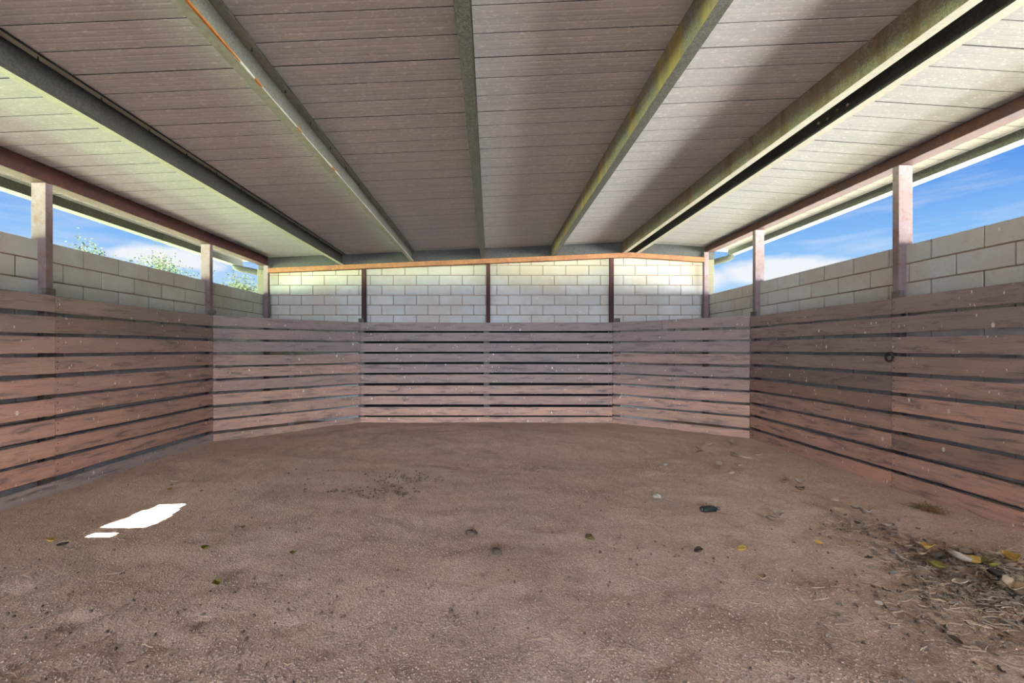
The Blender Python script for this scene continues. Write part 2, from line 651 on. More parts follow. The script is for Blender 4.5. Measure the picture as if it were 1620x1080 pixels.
_blk = {}


def block_me(length, height):
    k = (round(length, 3), round(height, 3))
    if k not in _blk:
        _blk[k] = unit_block(*k)
    return _blk[k]


def block_wall(name, label, org, rz, length, top_fn, first_z, phase, detail_from, core_verts, core_faces, span):
    """org: start of the inner face; wall runs along local +X, inner face looks to local -Y"""
    core = link(name, fix_normals(mesh_from(name, core_verts, core_faces, MORTAR)), None, org, (0, 0, rz))
    tag(core, label, None, None, 'structure')
    rest = bmesh.new()
    # course joints hang from the wall top downwards so that a course ends there
    k0 = -int(first_z / COURSE) - 1
    k = k0
    while True:
        zb = WALL_TOP + k * COURSE
        if zb - WALL_TOP > 1.2:
            break
        shift = phase if (k % 2 == 0) else phase + PITCH / 2
        i = -1
        while True:
            a = i * PITCH + (shift % PITCH)
            b = a + PITCH
            i += 1
            if a >= length - 0.02:
                break
            a2, b2 = max(a, 0), min(b, length)
            if b2 - a2 < 0.05:
                continue
            lim = min(top_fn(a2), top_fn(b2))
            h = min(COURSE, lim - zb)
            if h < 0.03 or zb + h < 0.02:
                continue
            segs = [(a2, b2)]
            if h < COURSE - 0.04 and zb > WALL_TOP:      # low cut course under the rafter beam: short pieces
                m = (a2 + b2) / 2
                segs = [(a2, m), (m, b2)]
            for sa, sb in segs:
                ln, hh = sb - sa - 0.010, h - 0.010
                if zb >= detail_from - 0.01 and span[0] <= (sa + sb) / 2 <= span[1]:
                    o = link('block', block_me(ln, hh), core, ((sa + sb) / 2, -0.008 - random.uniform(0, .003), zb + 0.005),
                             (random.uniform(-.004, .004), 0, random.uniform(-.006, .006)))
                else:
                    mt = Matrix.Translation(((sa + sb) / 2, -0.008 + 0.03, zb + 0.005 + hh / 2)) @ Matrix.Diagonal((ln, 0.06, hh, 1))
                    bmesh.ops.create_cube(rest, size=1.0, matrix=mt)
        k += 1
    me = bpy.data.meshes.new('hidden_courses')
    rest.to_mesh(me)
    rest.free()
    me.materials.append(BLOCK if name == 'wall_back' else PALE_BLOCK)
    lo = link('lower_blocks', me, core)
    tag(lo, kind='stuff')
    return core


def box_vf(x0, x1, y0, y1, z0, z1):
    v = [(x0, y0, z0), (x1, y0, z0), (x1, y1, z0), (x0, y1, z0), (x0, y0, z1), (x1, y0, z1), (x1, y1, z1), (x0, y1, z1)]
    f = [(0, 3, 2, 1), (4, 5, 6, 7), (0, 1, 5, 4), (1, 2, 6, 5), (2, 3, 7, 6), (3, 0, 4, 7)]
    return v, f


# back wall: local x = world x - X start
XB0, XB1 = XL - TH - 0.01, XR + TH - 0.02
prof = [(0, -0.1), (XB1 - XB0, -0.1), (XB1 - XB0, beam_top(XB1) + 0.02), (RIDGE_X - XB0, beam_top(RIDGE_X) + 0.02), (0, beam_top(XB0) + 0.02)]
n = len(prof)
cv = [(x, 0, z) for x, z in prof] + [(x, TH, z) for x, z in prof]
cf = [(i, (i + 1) % n, n + (i + 1) % n, n + i) for i in range(n)] + [tuple(range(n)), tuple(range(2 * n - 1, n - 1, -1))]
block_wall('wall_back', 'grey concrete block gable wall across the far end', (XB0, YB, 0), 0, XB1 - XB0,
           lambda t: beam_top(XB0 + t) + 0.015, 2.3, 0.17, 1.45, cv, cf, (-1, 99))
# left wall, seen from inside: local +X = world -Y ... runs from the back corner towards the camera
LEN = YB - Y0
cv, cf = box_vf(0, LEN, 0, TH, -0.1, WALL_TOP - 0.004)
block_wall('wall_left', 'grey block side wall left of the stall, open strip of sky above', (XL, Y0, 0), math.radians(90), LEN,
           lambda t: WALL_TOP, 2.2, 0.30, 1.45, cv, cf, (0.8 - Y0, 99))
block_wall('wall_right', 'grey block side wall right of the stall, open strip of sky above', (XR, YB, 0), math.radians(-90), LEN,
           lambda t: WALL_TOP, 2.2, 0.11, 1.45, cv, cf, (-1, YB - 0.8))

fw = link('front_baffle', box_mesh('front_baffle', XL - TH, XR + TH, Y0 - TH, Y0, -.1, 1.85, BLOCK, .005))  # added out of view to block ground light from the front
tag(fw, 'unseen half height wall added across the front to cut ground light', None, None, 'structure')

# ------------------------------------------------------------------ roof sheets
ceiling = empty('ceiling', (0, 0, 0))
tag(ceiling, 'low gabled ceiling of bare ribbed metal roof sheets', None, None, 'structure')
EAVE_L, EAVE_R = -4.46, 4.24
PW = 0.2


SEAM_SHADE = mat_plain('lap_seam_shade', (0.05, 0.045, 0.045), .95)  # shadow in the lap grooves, painted as a dark material


def pan_mesh(xa, xb, w, gap=.0075):
    """one roof pan, ribbed across Y; runs from xa to xb along the slope"""
    prof = []
    pr = [(0, .045), (gap, .045), (gap, .002), (gap + .004, 0), (.050, 0), (.056, .0012), (.062, .0012), (.068, 0), (.092, 0), (.098, .0008), (.104, .0008),
          (.110, 0), (.130, 0), (.136, .0012), (.142, .0012), (.148, 0), (.196, 0), (.2, .002)]
    for y, z in pr:
        prof.append((y * w / PW, z))
    prof += [(w, .05), (0, .05)]
    n = len(prof)
    v = [(xa, y, roof_z(xa) + z) for y, z in prof] + [(xb, y, roof_z(xb) + z) for y, z in prof]
    f = [(i, (i + 1) % n, n + (i + 1) % n, n + i) for i in range(n)] + [tuple(range(n)), tuple(range(2 * n - 1, n - 1, -1))]
    me = fix_normals(mesh_from('roof_pan', v, f, ROOF))
    me.materials.append(SEAM_SHADE)
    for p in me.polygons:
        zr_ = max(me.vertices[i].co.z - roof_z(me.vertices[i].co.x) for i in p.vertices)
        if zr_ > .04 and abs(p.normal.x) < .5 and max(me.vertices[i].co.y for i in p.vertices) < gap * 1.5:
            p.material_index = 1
    return me


npan = int(round((7.83 - Y0) / PW))
PY0 = 2.233 - 49 * PW       # rib phase
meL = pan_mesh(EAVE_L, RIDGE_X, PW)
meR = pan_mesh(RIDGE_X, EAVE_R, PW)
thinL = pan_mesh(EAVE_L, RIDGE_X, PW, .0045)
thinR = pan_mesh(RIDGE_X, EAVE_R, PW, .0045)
# unseen opening added in the sheets to shape the sun patch on the dirt
sun_shift = roof_z(-2.2) * 0.577
HXS = roof_z(-2.2) * 0.148
HOLES = [(3.03 - sun_shift, 3.30 - sun_shift, -2.70 + HXS, -2.40 + HXS), (3.30 - sun_shift, 3.42 - sun_shift, -2.71 + HXS, -2.43 + HXS),
         (3.42 - sun_shift, 3.53 - sun_shift, -2.67 + HXS, -2.46 + HXS), (2.87 - sun_shift, 2.945 - sun_shift, -2.66 + HXS, -2.50 + HXS)]
k = 0
y = PY0
while y < 7.80:
    y1 = y + PW
    cuts = sorted({y, y1} | {c for h in HOLES for c in h[:2] if y < c < y1})
    if len(cuts) == 2 and not any(h[0] < y + .1 < h[1] for h in HOLES):
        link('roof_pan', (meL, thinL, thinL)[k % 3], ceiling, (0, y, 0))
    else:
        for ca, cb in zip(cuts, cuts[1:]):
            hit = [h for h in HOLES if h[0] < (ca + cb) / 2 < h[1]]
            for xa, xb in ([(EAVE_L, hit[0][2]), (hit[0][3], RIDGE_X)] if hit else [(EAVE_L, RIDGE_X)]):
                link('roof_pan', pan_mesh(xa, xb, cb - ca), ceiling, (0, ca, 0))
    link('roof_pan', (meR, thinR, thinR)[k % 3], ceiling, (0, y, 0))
    k += 1
    y = y1
ROOF_Y1 = y

# ------------------------------------------------------------------ purlins: C sections, open to the right


def c_section(x, zb, w, h, t=0.005, lip=0.014):
    return [(x, zb), (x + w, zb), (x + w, zb + lip), (x + w - t, zb + lip), (x + w - t, zb + t), (x + t, zb + t),
            (x + t, zb + h - t), (x + w - t, zb + h - t), (x + w - t, zb + h - lip), (x + w, zb + h - lip), (x + w, zb + h), (x, zb + h)]


PURLINS = [(-2.558, .062, GALV_DARK, 'dark speckled steel purlin nearest the left eave'),
           (-1.368, .068, GALV, 'speckled steel purlin with orange flaking rust at its near end'),
           (-0.165, .070, GALV, 'steel purlin seen nearly end on along the middle of the ceiling'),
           (1.045, .068, GALV_RUSTY, 'steel purlin streaked yellow brown with rust right of the middle'),
           (2.262, .066, GALV_BROWN, 'brown stained steel purlin on the left of the ridge pair'),
           (2.482, .068, GALV_DARK, 'dark steel purlin on the right of the ridge pair')]
for x, w, m, lab in PURLINS:
    zb = beam_top(x + w / 2)
    o = empty('roof_purlin', (x, Y0, zb))
    tag(o, lab, 'purlin', 'steel purlins under the roof')
    pr = c_section(0, 0, w, 0.197 if x < 2.4 else 0.192)
    cme = prism_y('channel', pr, 0, 7.572 - Y0, m)
    if w in (.062, .066) or x in (2.482, -1.368):
        cme.materials.append(ZINC_LIT if x != -1.368 else ZINC_DULL)
        for p in cme.polygons:
            p.material_index = 1 if p.normal.z < -.5 else 0
    elif m in (GALV_RUSTY, GALV_BROWN):
        cme.materials.append(GALV)
        for p in cme.polygons:
            p.material_index = 0 if p.normal.x < -.5 else 1
    link('channel', cme, o)
    # roofing screw tips poking through the top flange
    bm = bmesh.new()
    yy = 0.35
    while yy < 7.5 - Y0:
        bmesh.ops.create_cone(bm, cap_ends=True, segments=6, radius1=.005, radius2=.002, depth=.022,
                              matrix=Matrix.Translation((w * .55, yy, 0.18)))
        yy += 0.4
    me = bpy.data.meshes.new('screw_tips')
    bm.to_mesh(me)
    bm.free()
    me.materials.append(NAIL)
    tag(link('screw_tips', me, o), kind='stuff')
    if x == -1.368:
        # curled pale flake line and rust along the lower lip
        v, f = [], []
        N = 120
        for i in range(N + 1):
            yv = 1.6 - Y0 + i * (5.8 / N)
            wob = 0.0015 + 0.009 * max(0, noise.noise((yv * 2.2, 0, 0)) + .1)
            v += [(w + .0015, yv, 0.001 + wob), (w + .0025, yv, wob * .4), (w - 0.001, yv, -0.0018), (w - wob * 1.1, yv, -0.0022)]
        for i in range(N):
            for q in range(3):
                a = i * 4 + q
                f.append((a, a + 1, a + 5, a + 4))
        fl = link('zinc_flake', mesh_from('zinc_flake', v, f, PALE), o)
        fl['label'] = 'pale curled zinc flaking along the lower lip'
        for (ya, yb, ww) in ((1.75, 2.28, .013), (2.42, 2.5, .010), (2.95, 3.02, .006), (3.6, 3.68, .006)):
            v, f = [], []
            for i in range(13):
                t = i / 12
                yv = ya + (yb - ya) * t - Y0
                q = ww * math.sin(math.pi * t) * (0.7 + .5 * noise.noise((yv * 9, 3, 1))) + .001
                v += [(w - q * .9, yv, -0.0035), (w + .003, yv, -0.002), (w + .0035, yv, 0.004 + q * .4)]
            for i in range(12):
                for q in (0, 1):
                    a = i * 3 + q
                    f.append((a, a + 1, a + 4, a + 3))
            rp = link('rust_patch', mesh_from('rust_patch', v, f, RUST_BRIGHT), o)
            rp['label'] = 'bright orange rust patch'
    if x == 2.482:
        for i in range(4):
            link('bolt', tube_mesh('bolt', [(-.010, 0, 0), (.002, 0, 0)], [.009, .009], GALV_BROWN, 6, False), o, (0, 3.05 - Y0 + i * .09, 0.05 + .012 * (i % 2)))

# end channel standing on the rafter beam along the back wall
fo = empty('end_channel', (0, 7.575, beam_top(0)))
tag(fo, 'grey speckled steel channel closing the roof along the back wall', 'channel')
for xa, xb in ((XL - 0.1, RIDGE_X), (RIDGE_X, XR + 0.1)):
    v, f = [], []
    for xx in (xa, xb):
        zb = beam_top(xx) - beam_top(0)
        for yy, zz in ((0, 0), (.05, 0), (.05, .196), (0, .196)):
            v.append((xx, yy, zb + zz))
    f = [(0, 1, 5, 4), (1, 2, 6, 5), (2, 3, 7, 6), (3, 0, 4, 7), (0, 3, 2, 1), (4, 5, 6, 7)]
    link('channel_length', fix_normals(mesh_from('channel_length', v, f, FASCIA)), fo)

# ------------------------------------------------------------------ steel frame
# rafter beam over the back posts
rb = empty('rafter_beam', (0, 7.5, beam_top(0)))
tag(rb, 'orange rusted steel beam bent at the ridge across the back wall', 'beam')
for xa, xb in ((-3.80, RIDGE_X), (RIDGE_X, 3.66)):
    v, f = [], []
    for xx in (xa, xb):
        zb = beam_top(xx) - beam_top(0)
        for yy, zz in ((0, -.078), (.068, -.078), (.068, 0), (0, 0)):
            v.append((xx, yy, zb + zz))
    f = [(0, 1, 5, 4), (1, 2, 6, 5), (2, 3, 7, 6), (3, 0, 4, 7), (0, 3, 2, 1), (4, 5, 6, 7)]
    me = fix_normals(mesh_from('beam_length', v, f, RUST_ORANGE))
    link('beam_length', me, rb)

# eave beams along the side walls
zl = CAM_Z + 1.434
zr = CAM_Z + 1.662
eb = link('eave_beam', box_mesh('eave_beam', -.07, .07, 0, 7.53 - Y0, 0, roof_z(-3.88) - zl - .004, RUST, .004), None, (-3.88, Y0, zl))
tag(eb, 'rusty maroon steel beam above the left side wall', 'beam')
eb = link('eave_beam', box_mesh('eave_beam', -.07, .07, 0, 7.53 - Y0, 0, roof_z(3.82) - zr - .004, RUST, .004), None, (3.75, Y0, zr))
tag(eb, 'rusty maroon steel beam above the right side wall', 'beam')


def post(x, y, wx, wy, ztop, m, lab):
    o = link('steel_post', box_mesh('steel_post', -wx / 2, wx / 2, -wy / 2, wy / 2, -0.05, ztop, m, .004, 2), None, (x, y, 0))
    tag(o, lab, 'post', 'steel posts of the frame')


post(-3.824 - .0625, 3.808, .125, .065, zl, PRIMER, 'purple grey steel post over the left wall nearest the camera')
post(-3.824 - .0625, 6.02, .125, .065, zl, PRIMER, 'purple grey steel post over the left wall, second from the camera')
post(-3.84, 7.54, .075, .068, zl, PRIMER, 'steel post in the far left corner under the rusty beams')
post(3.684 + .0625, 3.996, .125, .065, zr, PRIMER, 'purple grey steel post over the right wall nearest the camera')
post(3.684 + .0625, 6.143, .125, .065, zr, PRIMER, 'purple grey steel post over the right wall, second from the camera')
post(3.69, 7.54, .075, .068, zr, PRIMER, 'steel post in the far right corner under the rusty beams')
post(-3.886, 1.55, .125, .065, zl, PRIMER, 'purple grey steel post over the left wall beside the camera')
post(3.746, 1.75, .125, .065, zr, PRIMER, 'purple grey steel post over the right wall beside the camera')
for x, lab in ((-2.17, 'rusty steel post on the back wall, left of the middle one'),
               (-0.04, 'rusty steel post at the middle of the back wall'),
               (2.074, 'rusty steel post on the back wall, right of the middle one')):
    post(x, 7.535, .068, .066, beam_top(x) - .08, RUST, lab)

# gutters and downpipes
for side, xg, lab in ((-1, -4.40, 'grey green steel gutter along the left eave'), (1, 4.17, 'grey steel gutter along the right eave')):
    zt = roof_z(xg + .03 * side) - .004
    o = empty('gutter', (xg, Y0, zt))
    tag(o, lab, 'gutter', 'eave gutters')
    d, t, w = .095 if side < 0 else .085, .005, .115
    pr = [(0, 0), (0, -d), (w, -d), (w, .03), (w - t, .03), (w - t, -d + t), (t, -d + t), (t, 0)]
    pr = [(px * side, pz) for px, pz in pr]
    yend = 7.80 if side < 0 else 7.72
    link('trough', prism_y('trough', pr, 0, yend - Y0, GUTTER), o)
    pcap = [(0, 0), (0, -d), (w, -d), (w, .03)]
    link('end_cap', prism_y('end_cap', [(px * side, pz) for px, pz in pcap], yend - Y0 - .004, yend - Y0, GUTTER), o)
    # joint straps every few metres
    for yj in (2.6, 5.9):
        link('joint_strap', prism_y('joint_strap', [(-.003 * side, 0), (-.003 * side, -d - .003), ((w + .003) * side, -d - .003), ((w + .003) * side, .01),
                                                    (w * side, .01), (w * side, -d), (0, -d), (0, 0)], yj - Y0, yj - Y0 + .03, GUTTER), o)
    xw = (XL - TH - .05) if side < 0 else (XR + TH + .05)
    zz = zt - d
    p = empty('downpipe', (xw, 7.70, 0))
    tag(p, 'short %s downpipe elbow at the far %s corner' % (('green', 'left') if side < 0 else ('brown', 'right')), 'downpipe', 'downpipes at the far corners')
    xo = xg + side * w / 2
    pts = [(xo - xw, -.03, zz + .02), (xo - xw, -.02, zz - .02), ((xo - xw) * .8, .02, zz - .05), (side * -.02, .17, zz - .10), (side * -.08, .20, zz - .16), (side * -.08, .20, .05)]
    link('pipe', tube_mesh('pipe', pts, [.055] * 6, GUTTER, 12), p)
    link('wall_strap', box_mesh('wall_strap', -.06, .06, -.06, .06, 1.2, 1.23, GUTTER, .003), p, (side * -.08, .20, 0))

# ------------------------------------------------------------------ plank lining
BOARD_H, BOARD_T = 0.142, 0.037
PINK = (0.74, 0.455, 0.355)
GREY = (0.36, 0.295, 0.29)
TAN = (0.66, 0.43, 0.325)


def board_mesh(length, h, warp):
    bm = bmesh.new()
    bmesh.ops.create_cube(bm, size=1.0)
    for v in bm.verts:
        v.co = Vector(((v.co.x + .5) * length, v.co.y * BOARD_T - BOARD_T / 2, (v.co.z + .5) * h))
    bmesh.ops.bevel(bm, geom=[e for e in bm.edges if abs(e.verts[0].co.x - e.verts[1].co.x) > .1], offset=.006, segments=2, affect='EDGES')
    # a few cuts along the length so that the board can bow a little
    for c in range(1, 5):
        bmesh.ops.bisect_plane(bm, geom=bm.verts[:] + bm.edges[:] + bm.faces[:], plane_co=(length * c / 5, 0, 0), plane_no=(1, 0, 0))
    for v in bm.verts:
        t = v.co.x / length
        v.co.z += warp * math.sin(math.pi * t) * .006
        v.co.y += warp * math.sin(math.pi * t * 2) * .002
    me = bpy.data.meshes.new('board')
    bm.to_mesh(me)
    bm.free()
    me.materials.append(WOOD)
    return me


nail_me = None


def panel(label, a, b, ztop, pitch, battens, seed, base_gap=0.0, base_out=0.0, split_top=None, pale_base=False, tone=0.0):
    """boards nailed on battens; a -> b runs so that the room lies on local -Y side (face at y=-BOARD_T)"""
    r = random.Random(seed)
    a, b = Vector(a), Vector(b)
    d = b - a
    L = d.length
    rz = math.atan2(d.y, d.x)
    o = empty('plank_panel', (a.x, a.y, 0), rz)
    tag(o, label, 'plank panel', 'plank lining panels around the stall')
    meshes = [board_mesh(L - .004, BOARD_H, w) for w in (-1, 0.3, 1)]
    nails = bmesh.new()
    for i in range(10):
        z = ztop - BOARD_H - i * pitch
        yo = BOARD_T
        if i == 9:
            z -= base_gap
            yo -= base_out
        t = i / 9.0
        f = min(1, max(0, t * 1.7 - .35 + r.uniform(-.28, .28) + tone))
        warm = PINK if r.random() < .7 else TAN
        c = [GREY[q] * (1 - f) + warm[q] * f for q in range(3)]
        if r.random() < .12:
            c = [q * .72 for q in c]
        if i == 9 and pale_base:
            c = [0.60, 0.52, 0.51]
        segs = [(0, L)]
        if i == 0 and split_top:
            segs = [(0, split_top), (split_top, L)]
        for sa, sb in segs:
            me = meshes[r.randrange(3)] if len(segs) == 1 else board_mesh(sb - sa - .004, BOARD_H, 0)
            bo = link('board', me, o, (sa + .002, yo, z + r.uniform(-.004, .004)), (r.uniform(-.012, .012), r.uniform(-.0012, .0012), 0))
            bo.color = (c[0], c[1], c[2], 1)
        for bx in battens:
            for dz in (.04, .10):
                for off in ((-.022, .022) if .1 < bx < L - .1 else (.022 if bx < .1 else -.022,)):
                    xx = min(max(bx, 0), L) + off + r.uniform(-.004, .004)
                    bmesh.ops.create_cone(nails, cap_ends=True, segments=6, radius1=.0042, radius2=.0035, depth=.004,
                                          matrix=Matrix.Translation((xx, yo - BOARD_T - .001, z + dz)) @ Matrix.Rotation(math.pi / 2, 4, 'X'))
    me = bpy.data.meshes.new('nails')
    nails.to_mesh(me)
    nails.free()
    me.materials.append(NAIL)
    tag(link('nails', me, o), kind='stuff')
    for bx in battens:
        if bx >= L - .01:
            continue
        x0 = bx - .046 if bx > .05 else bx - .046
        link('batten', box_mesh('batten', x0, x0 + .092, BOARD_T + .001, BOARD_T + .037, -.03, ztop + (.065 if bx < .1 else -.01), BATTEN, .003), o)
    return o


ZT = CAM_Z + 0.461
# local -Y must look into the room: walk clockwise seen from above, left wall towards the back, then right
Pl0, Pl1, Pl2 = (XPL, 1.55), (XPL, 3.784), (XPL, 5.937)
Pb0, Pb1 = (-2.202, YPB), (2.063, YPB)
Pr2, Pr1, Pr0 = (XPR, 6.12), (XPR, 3.954), (XPR, 1.75)
# outward offset: the faces given are the room-side faces, boards lie behind them
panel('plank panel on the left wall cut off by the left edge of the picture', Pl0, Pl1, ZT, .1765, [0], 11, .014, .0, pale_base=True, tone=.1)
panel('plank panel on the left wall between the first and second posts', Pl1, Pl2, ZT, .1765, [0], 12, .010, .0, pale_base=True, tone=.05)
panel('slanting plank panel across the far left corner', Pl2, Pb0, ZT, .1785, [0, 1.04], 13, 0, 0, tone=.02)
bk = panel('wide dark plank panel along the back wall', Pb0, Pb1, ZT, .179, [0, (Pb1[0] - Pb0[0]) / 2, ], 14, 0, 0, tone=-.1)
bs = link('gap_shade_sheet', box_mesh('gap_shade_sheet', .05, Pb1[0] - Pb0[0] - .05, BOARD_T + .038, BOARD_T + .044, .02, 1.69, mat_plain('gap_shade_black', (0.012, 0.011, 0.011), .9), 0), bk)  # added black sheet stands for the shade behind the back planks
bs['label'] = 'black sheet standing in for the shade in the gaps'
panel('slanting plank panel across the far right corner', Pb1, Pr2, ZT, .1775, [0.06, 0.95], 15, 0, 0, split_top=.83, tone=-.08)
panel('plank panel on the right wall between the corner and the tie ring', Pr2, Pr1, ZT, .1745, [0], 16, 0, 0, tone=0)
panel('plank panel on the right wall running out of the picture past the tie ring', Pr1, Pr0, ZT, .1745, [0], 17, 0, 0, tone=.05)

# tie ring hooked through the gap at the panel joint
tr = empty('tie_ring', (XPR - .004, 3.954, 1.20))
tag(tr, 'dark iron tie ring hanging on the right plank wall', 'ring')
ring_pts = [(-.018 + .006 * math.cos(t), .042 * math.cos(t), -.032 + .036 * math.sin(t)) for t in [2 * math.pi * i / 24 for i in range(25)]]
link('ring', tube_mesh('ring', ring_pts, [.0095] * 25, IRON, 8, cap=False), tr)
link('eye_bolt', tube_mesh('eye_bolt', [(.10, -.02, .012), (.02, -.01, .012), (-.012, 0, .012), (-.026, 0, .004), (-.026, 0, -.008), (-.014, 0, -.012)],
                           [.008] * 6, IRON, 8), tr)

# ------------------------------------------------------------------ things on the dirt
LEAF_COL = {'pale': (0.56, 0.455, 0.38), 'tan': (0.54, 0.40, 0.28), 'brown': (0.30, 0.21, 0.15), 'yellow': (0.60, 0.38, 0.10),
            'olive': (0.26, 0.22, 0.05), 'dark': (0.10, 0.075, 0.06)}
LEAF_M = {k: mat_plain('dry_leaf_' + k, v, .85, .4, 50) for k, v in LEAF_COL.items()}


def leaf_mesh(kind, variant):
    r = random.Random(variant * 31 + len(kind))
    v, f = [], []
    N = 7
    curl, twist = r.uniform(.9, 1.9), r.uniform(-.7, .7)
    asp = r.uniform(.5, .75)
    for i in range(N + 1):
        t = i / N
        wd = asp * .5 * (math.sin(math.pi * (t ** .8)) ** .7 if 0 < t < 1 else .02)
        x = t - .5
        z0 = .16 * curl * (2 * abs(t - .5)) ** 2
        for s in (-1, -.45, 0, .45, 1):
            yy = s * wd * (1 + .15 * r.uniform(-1, 1))
            zz = z0 + abs(s) ** 1.5 * wd * .7 * curl + yy * twist * (t - .5)
            v.append((x, yy, zz - .02))
    for i in range(N):
        for q in range(4):
            a = i * 5 + q
            f.append((a, a + 1, a + 6, a + 5))
    me = mesh_from('leaf', v, f, LEAF_M[kind], True)
    # give the blade a little thickness
    bm = bmesh.new()
    bm.from_mesh(me)
    bmesh.ops.solidify(bm, geom=bm.faces[:], thickness=0.012)
    bm.to_mesh(me)
    bm.free()
    return me


_leaf = {}


def leaf(x, y, size, kind, label, group, seed):
    r = random.Random(seed)
    k = (kind, r.randrange(3))
    if k not in _leaf:
        _leaf[k] = leaf_mesh(*k)
    o = link('dry_leaf', _leaf[k], None, (x, y, floor_z(x, y) + .012 + .010 * size / .06), (r.uniform(-.2, .2), r.uniform(-.2, .2), r.uniform(0, 6.28)))
    size *= 1.3
    o.scale = (size, size, size)
    tag(o, label, 'leaf', group)
    return o


G_FAR = 'scattered leaves near the far right corner'
G_LIT = 'leaves in the litter along the right wall'
L_FAR = 'curled dry leaf on dirt near the far right plank corner'
L_LIT = 'dry leaf in the litter by the right plank wall'
ORD = ['nearest the camera', 'second from the camera', 'third from the camera', 'fourth from the camera', 'fifth from the camera', 'sixth from the camera',
       'seventh from the camera', 'eighth from the camera', 'ninth from the camera', 'tenth from the camera']


def nth(spots, i):
    same = sorted((q for q in spots if q[3] == spots[i][3]), key=lambda q: q[1])
    return '' if len(same) == 1 else ', ' + ORD[same.index(spots[i])]


far = [(1.79, 5.40, .07, 'brown'), (1.73, 5.21, .07, 'brown'), (2.79, 5.61, .06, 'pale'), (3.07, 5.61, .09, 'tan'), (2.90, 5.18, .08, 'pale'),
       (2.85, 4.91, .09, 'pale'), (3.12, 5.11, .08, 'pale'), (2.34, 4.50, .09, 'tan'), (2.52, 4.465, .09, 'tan'), (2.28, 4.153, .06, 'tan'),
       (2.68, 4.02, .05, 'brown'), (2.83, 4.04, .10, 'pale'), (2.70, 3.84, .06, 'brown')]
far[0] = (2.56, 5.40, .07, 'brown')
far[1] = (2.49, 5.21, .07, 'brown')
for i, (x, y, s, k) in enumerate(far):
    leaf(x, y, s * 1.15, k, k + ' ' + L_FAR + nth(far, i), G_FAR, 100 + i)
lit = [(2.79, 3.555, .07, 'tan'), (2.61, 3.28, .09, 'tan'), (2.10, 3.215, .08, 'pale'), (2.01, 3.14, .06, 'brown'), (2.79, 3.277, .09, 'pale'),
       (2.82, 3.386, .06, 'pale'), (2.75, 3.05, .07, 'pale'), (2.09, 2.80, .035, 'yellow'), (2.68, 2.70, .07, 'yellow'), (2.58, 2.63, .05, 'tan'),
       (2.72, 2.546, .09, 'pale'), (2.76, 2.53, .07, 'yellow'), (2.81, 2.466, .07, 'olive'), (2.99, 2.53, .09, 'yellow'), (2.85, 2.53, .08, 'brown'),
       (2.51, 2.466, .06, 'olive'), (2.47, 2.31, .06, 'pale'), (2.57, 2.38, .08, 'brown'), (2.66, 2.24, .09, 'tan'), (2.63, 2.18, .08, 'brown'),
       (2.246, 2.607, .04, 'dark'), (2.58, 2.72, .06, 'brown'), (2.90, 2.45, .07, 'brown'), (2.72, 2.36, .06, 'dark'), (2.84, 2.62, .06, 'brown'),
       (3.0, 2.40, .07, 'tan'), (2.62, 2.56, .06, 'dark'), (2.7, 2.95, .05, 'brown'), (2.6, 3.12, .05, 'dark'), (2.5, 3.0, .05, 'brown')]
for i, (x, y, s, k) in enumerate(lit):
    leaf(x, y, s, k, k + ' ' + L_LIT + nth(lit, i), G_LIT, 200 + i)
solo = [(1.54, 2.69, .045, 'yellow', 'small yellow leaf alone on the dirt right of the middle'),
        (1.256, 2.65, .05, 'dark', 'small dark leaf alone on the dirt in front of the black plastic piece'),
        (-2.813, 3.846, .05, 'olive', 'yellow green leaf behind the sun patch by the left wall'),
        (-2.90, 4.036, .05, 'pale', 'pale dry leaf farthest behind the sun patch'),
        (-2.77, 2.766, .055, 'yellow', 'yellow brown leaf at the left edge of the picture'),
        (-2.64, 2.71, .05, 'dark', 'dark leaf beside the yellow brown leaf at left'),
        (-1.74, 2.68, .05, 'olive', 'olive leaf standing in the dirt right of the sun patch'),
        (-1.19, 2.648, .045, 'olive', 'small olive leaf farthest right of the sun patch'),
        (-1.433, 2.307, .05, 'olive', 'olive leaf pressed in the scuffed foreground dirt'),
        (-1.68, 2.965, .05, 'brown', 'brown leaf on dirt just right of the sun patch'),
        (1.46, 2.354, .05, 'tan', 'tan leaf on bare dirt in the right foreground'),
        (1.88, 2.13, .03, 'pale', 'tiny pale leaf fragment in the right foreground'),
        (1.93, 1.824, .05, 'dark', 'dark leaf nearest the camera at bottom right')]
for i, (x, y, s, k, lab) in enumerate(solo):
    leaf(x, y, s, k, lab, None, 300 + i)

# rounded clods and a stone
CLOD_D = mat_plain('dark_dung_clod', (0.16, 0.115, 0.09), .95, .4, 40)
CLOD_O = mat_plain('olive_dung_clod', (0.16, 0.12, 0.05), .95, .4, 40)
STONE = mat_plain('pale_stone', (0.46, 0.41, 0.37), .9, .4, 40)


def lump(name, x, y, s, m, lab, cat, seed, flat=.6):
    bm = bmesh.new()
    bmesh.ops.create_icosphere(bm, subdivisions=3, radius=s)
    for v in bm.verts:
        q = 1 + .55 * noise.noise(v.co / s * 1.3 + Vector((seed, 0, 0))) + .2 * noise.noise(v.co / s * 4 + Vector((0, seed, 0)))
        v.co = Vector((v.co.x * q * 1.25, v.co.y * q, v.co.z * q * flat))
    me = bpy.data.meshes.new(name)
    bm.to_mesh(me)
    bm.free()
    me.materials.append(m)
    for p in me.polygons:
        p.use_smooth = True
    o = link(name, me, None, (x, y, floor_z(x, y) + s * flat * .45), (0, 0, seed))
    return tag(o, lab, cat)


